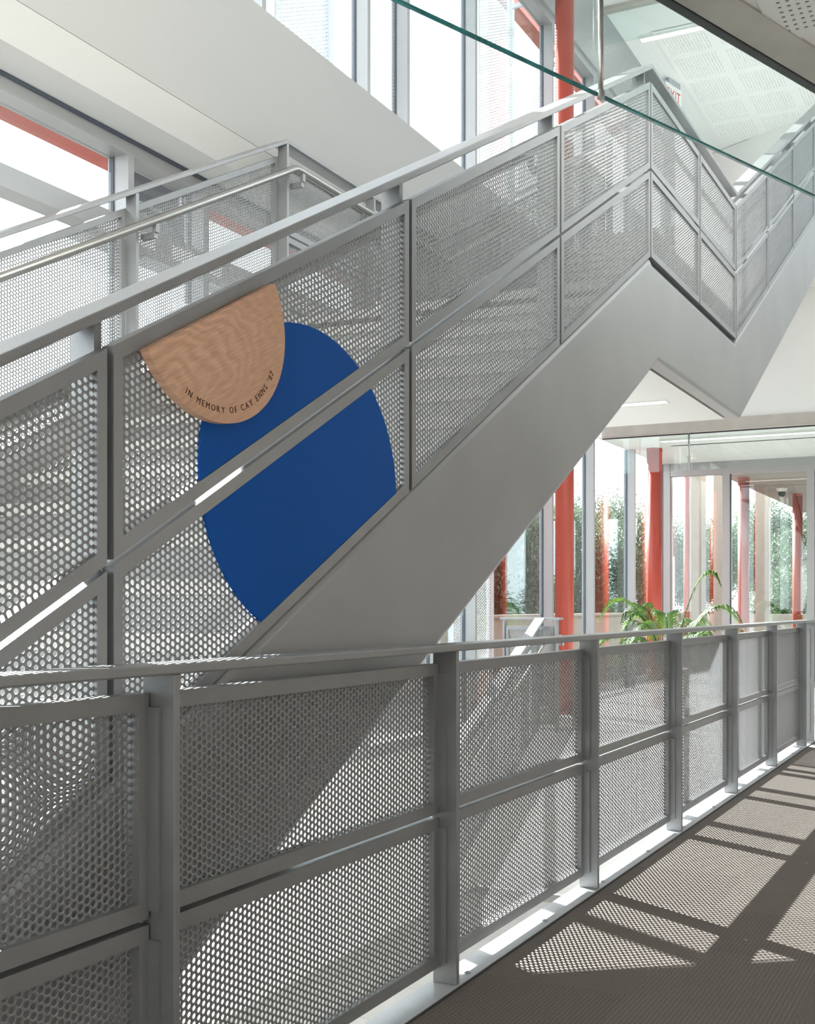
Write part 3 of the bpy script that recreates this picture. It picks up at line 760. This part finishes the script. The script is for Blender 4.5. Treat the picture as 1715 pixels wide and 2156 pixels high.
lf = MB().box(7.1, 8.98, 4.09, 4.12, 0.06, 0.10, 0.62, 9.0).box(7.1, 8.98, 4.09, 4.12, 0.93, 0.97, 0.62, 9.0).box(8.95, 8.98, 4.09, 4.12, 0.10, 0.93, 0.62, 9.0)
pf2 = lp('panel_frame', lf.mesh('panel_frame', M['steel']))
sm2 = perf_sheet('perforated_sheet', 1.88, 0.06, 0.97, 0.62, SH, n=6)
put('perforated_sheet', sm2, pf2, (7.1, 4.105, -0.62 * 1.9))
hr = [(7.4, 3.98, 0.88 - 0.62 * 1.55), (8.95, 3.98, 0.88), (9.0, 3.98, 0.885), (9.22, 3.98, 0.885), (9.24, 3.98, 0.87), (9.24, 3.98, 0.80)]
lp('handrail', MB().tube(hr, 0.021, 14).mesh('handrail', M['stainless'], True))

# ================================================================== POTTED PALM
palm = thing('potted_palm', 'green palm in a terracotta pot beyond the railing', 'plant', (11.6, 3.66, 0))
prof = [(0.0, 0.17), (0.02, 0.19), (0.40, 0.25), (0.46, 0.265), (0.46, 0.235), (0.41, 0.225)]
mbp = MB(); rings = []
for z, r in prof:
    o0 = len(mbp.v); rings.append(o0)
    for k in range(28): mbp.v.append((r * math.cos(2 * math.pi * k / 28), r * math.sin(2 * math.pi * k / 28), z))
for q, w in zip(rings, rings[1:]):
    for k in range(28): mbp.f.append((q + k, q + (k + 1) % 28, w + (k + 1) % 28, w + k))
mbp.f.append(tuple(range(rings[0], rings[0] + 28)))
pot = put('pot', mbp.mesh('pot', M['pot'], True), palm)
put('soil', MB().tube([(0, 0, 0.36), (0, 0, 0.415)], 0.224, 28).mesh('soil', M['soil']), pot)
def frond(az, length, rise, droop, lw=0.27, curl=0.0):
    d = Vector((math.cos(az), math.sin(az), 0)); side = Vector((-d.y, d.x, 0))
    P = []; n = 26
    for i in range(n + 1):
        t = i / n
        P.append(Vector((0, 0, 0.42)) + d * (0.05 + length * (t ** 1.15)) + side * curl * t * t + Vector((0, 0, rise * math.sin(min(1.0, t * 0.98) * math.pi * 0.62) - droop * t ** 3)))
    stem = MB().tube(P, [0.011 * (1 - 0.85 * i / n) for i in range(n + 1)], 6)
    lv = MB()
    for i in range(7, n + 1):
        for h in (0, 0.5):
            if i == n and h: continue
            t = (i + h) / n
            p = P[i] if not h else (P[i] + P[i + 1]) / 2
            tan = (P[min(i + 1, n)] - P[i - 1]).normalized()
            L_ = lw * math.sin(min(1, (t - 0.15) / 0.85) * math.pi * 0.86 + 0.28)
            for s in (-1, 1):
                sd_ = (side * s * 0.80 + tan * 0.62 + Vector((0, 0, 0.22))).normalized()
                L2 = L_ * random.uniform(0.85, 1.1); w = 0.009
                m1 = p + sd_ * L2 * 0.45 + Vector((0, 0, -0.010)); e = p + sd_ * L2 * 0.92 + Vector((0, 0, -0.40 * L2 - random.uniform(0, 0.03)))
                m2 = p + sd_ * L2 * 0.74 + Vector((0, 0, -0.13 * L2))
                wv_ = tan * w
                o0 = len(lv.v)
                lv.v += [tuple(p - wv_ * 0.5), tuple(p + wv_ * 0.5), tuple(m1 - wv_), tuple(m1 + wv_), tuple(m2 - wv_ * 0.85), tuple(m2 + wv_ * 0.85), tuple(e)]
                lv.f += [(o0, o0 + 1, o0 + 3, o0 + 2), (o0 + 2, o0 + 3, o0 + 5, o0 + 4), (o0 + 4, o0 + 5, o0 + 6)]
    return stem, lv
# (azimuth in the world, length, rise, droop)
for az, ln, ri, dr, cu2 in ((100, 0.75, 0.95, 0.30, 0.1), (-62, 0.86, 0.88, 0.32, 0.05), (-75, 0.55, 1.18, 0.10, 0), (118, 0.95, 0.55, 0.42, 0), (60, 0.6, 0.85, 0.2, 0), (20, 0.7, 0.8, 0.3, 0),
                         (160, 0.7, 0.7, 0.35, 0), (-110, 0.7, 0.55, 0.4, -0.1), (-20, 0.7, 0.7, 0.3, 0), (-40, 0.6, 0.55, 0.35, 0), (85, 0.62, 0.5, 0.4, 0), (130, 0.5, 0.75, 0.2, 0), (-58, 1.02, 0.66, 0.40, 0)):
    st, lv = frond(math.radians(az), ln, ri, dr, 0.26, cu2)
    f = put('frond', st.mesh('frond', M['palm'], True), palm)
    put('leaflets', lv.mesh('leaflets', M['palm']), f)

# ================================================================== OUTSIDE
structure('ground', MB().box(-12, 60, FX + 0.06, 60, -0.45, -0.08).box(XE + 0.1, 60, -25, FX + 0.06, -0.45, -0.08).mesh('ground', M['paving']), 'pale paving outside the building', 'ground')
structure('roof_soffit', MB().box(XE + 0.08, 24.0, -4, 4.35, 3.30, 3.9).mesh('roof_soffit', M['stucco']), 'cream soffit of the covered walk outside the end window', 'ceiling')
structure('wall_parapet', MB().box(2, 44, 7.9, 8.1, -0.08, 0.98).box(1.9, 44, 7.86, 8.14, 0.98, 1.03).mesh('wall_parapet', M['stucco']), 'low cream garden wall outside the facade', 'wall')
structure('wall_garden', MB().box(26, 26.2, -12, 7.9, -0.08, 0.98).mesh('wall_garden', M['stucco']), 'low cream garden wall beyond the covered walk', 'wall')
def beam(label, z, x0, x1):
    g = thing('steel_beam', label, 'beam', (x0, 5.62, z)); 
    put('web', MB().box(0, x1 - x0, 0.08, 0.10, 0, 0.34).mesh('web', M['red']), g)
    put('flange', MB().box(0, x1 - x0, 0, 0.18, -0.02, 0).mesh('flange', M['red']), g)
    put('flange', MB().box(0, x1 - x0, 0, 0.18, 0.34, 0.36).mesh('flange', M['red']), g)
beam('red steel beam outside above the lower windows', 4.22, -4, 16)
beam('red steel beam outside above the upper windows', 8.60, -4, 16)
br = thing('sunshade_bracket', 'dark steel bracket outside the lower window head', 'bracket', (5.55, 5.0, 3.6))
put('plate', MB().box(0, 0.02, 0.02, 0.62, 0.0, 0.62).mesh('plate', M['dark']), br)
put('cleat', MB().box(-0.10, 0.0, 0.10, 0.12, 0.18, 0.50).mesh('cleat', M['galv']), br)
put('arm', MB().box(-0.3, 1.3, 0.45, 0.55, 0.02, 0.10).mesh('arm', M['dark']), br)
put('louvre', MB().box(-0.5, 1.6, 0.62, 0.78, 0.02, 0.05).mesh('louvre', M['screen']), br)
# perforated sunscreens standing outside the upper and lower glass
def screen(label, x0, x1, z0, z1, y=5.5):
    g = thing('sunscreen', label, 'screen', (x0, y, z0), 'perforated sunscreens outside the facade')
    put('sheet', perf_sheet('sheet', x1 - x0, 0, z1 - z0, 0, M['screen'], p=0.034, r=0.0125, t=0.003, n=6, margin=0.0), g)
    for xa in (-0.03, x1 - x0):
        if z0 > 1: put('arm', MB().box(xa, xa + 0.03, 5.01 - y, -0.02, 0.06, 0.11).mesh('arm', M['screen']), g)
        if z1 > 8: put('arm', MB().box(xa, xa + 0.03, 5.01 - y, -0.02, z1 - z0 - 0.11, z1 - z0 - 0.06).mesh('arm', M['screen']), g)
    put('frame', MB().box(-0.03, 0, -0.02, 0.05, 0, z1 - z0).box(x1 - x0, x1 - x0 + 0.06, -0.02, 0.05, 0, z1 - z0).mesh('frame', M['screen']), g)
screen('pale perforated sunscreen outside the upper windows above the bulkhead', 6.91, 7.62, 4.9, 8.4)
screen('pale perforated sunscreen outside the upper windows next to the red column', 10.42, 11.24, 4.6, 8.4)
screen('narrow perforated sunscreen outside, low behind the red column at the upper windows', 11.57, 12.09, 4.6, 7.75)
screen('pale perforated sunscreen outside the lower windows beside the descending stair', 9.85, 10.7, -0.05, 3.7)
for i, (x, y) in enumerate(((21.5, 5.6), (23.6, 5.2), (19.2, 5.5))):
    g = thing('fin_post', ('pale concrete fin outside between the two farther red columns', 'pale concrete fin outside just before the farthest red column', 'pale concrete fin outside seen past the end window frame')[i], 'fin', (x, y, -0.08))
    put('shaft', MB().box(-0.25, 0.25, -0.12, 0.12, 0, 4.2).mesh('shaft', M['stucco']), g)
    put('cap', MB().box(-0.28, 0.28, -0.15, 0.15, 4.2, 4.28).mesh('cap', M['stucco']), g)
sc2 = thing('security_camera', 'small dark dome camera under the outdoor soffit', 'camera', (18.9, 3.82, 3.30))
put('base', MB().tube([(0, 0, -0.06), (0, 0, 0)], [0.075, 0.11], 20).mesh('base', M['signface']), sc2)
put('dome', MB().tube([(0, 0, -0.15), (0, 0, -0.12), (0, 0, -0.06)], [0.03, 0.06, 0.07], 20).mesh('dome', M['dark'], True), sc2)
gt = thing('white_gate', 'white painted gate frame outside behind the palm', 'gate', (22.0, 6.87, -0.08))
put('post', MB().box(-0.06, 0.06, -0.06, 0.06, 0, 2.34).mesh('post', M['signface']), gt)
put('rail', MB().box(-0.03, 0.03, 0.06, 0.5, 2.02, 2.16).mesh('rail', M['signface']), gt)

# trees outside
def crown_mesh(name, n, rad, m, leaf=0.09, droop=0.0):
    v = []; f = []
    nb = 26
    cl = rng.normal(0, 1, (nb, 3)); cl /= np.linalg.norm(cl, axis=1)[:, None]; cl *= (rng.uniform(0.35, 1.0, nb) ** 0.6)[:, None]
    which = rng.integers(0, nb, n)
    pts = cl[which] * np.array(rad) * 0.8 + rng.normal(0, 0.21, (n, 3)) * np.array(rad)
    d = rng.normal(0, 1, (n, 3)); d[:, 2] -= droop; d /= np.linalg.norm(d, axis=1)[:, None]
    e = np.cross(d, rng.normal(0, 1, (n, 3))); e /= np.linalg.norm(e, axis=1)[:, None]
    l = rng.uniform(0.7, 1.3, n)[:, None] * leaf
    V = np.stack([pts - d * l, pts + e * l * 0.32, pts + d * l, pts - e * l * 0.32], 1).reshape(-1, 3)
    F = np.arange(4 * n).reshape(-1, 4)
    return arr_mesh(name, V, [F], m)
crowns = [crown_mesh('crown', 60000, (2.2, 2.2, 1.9), M['leaf'], 0.062), crown_mesh('crown', 55000, (2.0, 2.0, 2.3), M['leaf2'], 0.07, 1.2)]
def tree(x, y, h, k, s, label):
    g = thing('tree', label, 'tree', (x, y, -0.08), 'trees outside the glass')
    tr = put('trunk', MB().tube([(0, 0, 0), (0.08, 0.05, h * 0.5), (0.0, 0.1, h * 0.95)], [0.16, 0.12, 0.06], 10).mesh('trunk', M['bark'], True), g)
    c = put('crown', crowns[k], g, (0, 0.05, h)); c.scale = (s, s, s); c.rotation_euler = (0, 0, x * 1.7)
tl_ = [(17.5, 12.0, 2.6, 0, 0.95), (23.5, 12.4, 2.5, 1, 0.95), (29.5, 12.2, 2.4, 0, 1.0), (35.8, 12.6, 2.6, 1, 1.0), (42, 12.4, 3.0, 0, 1.05), (32.5, 18.5, 3.4, 1, 1.2), (39.5, 19, 3.6, 0, 1.2), (25.5, 18.5, 3.2, 0, 1.1),
       (19, 18.5, 3.0, 1, 1.1), (47, 18.6, 4.0, 1, 1.2), (33, 4.6, 2.6, 0, 0.95), (39.5, 4.4, 3.0, 1, 1.05), (36.3, -1.6, 2.8, 0, 1.0), (46.0, 3.2, 3.4, 0, 1.2), (50, 11, 4.0, 0, 1.3), (12, 12.2, 2.4, 1, 0.9)]
for i, (x, y, h, k, s) in enumerate(tl_):
    tree(x, y, h, k, s, ('bushy dark green tree outside the glass', 'pale grey-green tree outside the glass')[k])

# low shrubs filling in under the trees
shr = [(28.6, -9.5), (28.6, -5.8), (28.6, -2.1), (28.6, 1.6), (28.6, 5.3)]
for i, (x, y) in enumerate(shr):
    g = thing('shrub', 'rounded green shrub behind the low garden wall', 'shrub', (x, y, -0.08), 'shrubs behind the garden wall')
    put('stem', MB().tube([(0, 0, 0), (0.03, 0.02, 0.6), (0, 0, 1.1)], [0.06, 0.05, 0.03], 8).mesh('stem', M['bark'], True), g)
    c = put('crown', crowns[i % 2], g, (0, 0, 1.25)); c.scale = (0.62, 0.62, 0.52); c.rotation_euler = (0, 0, i * 1.1)
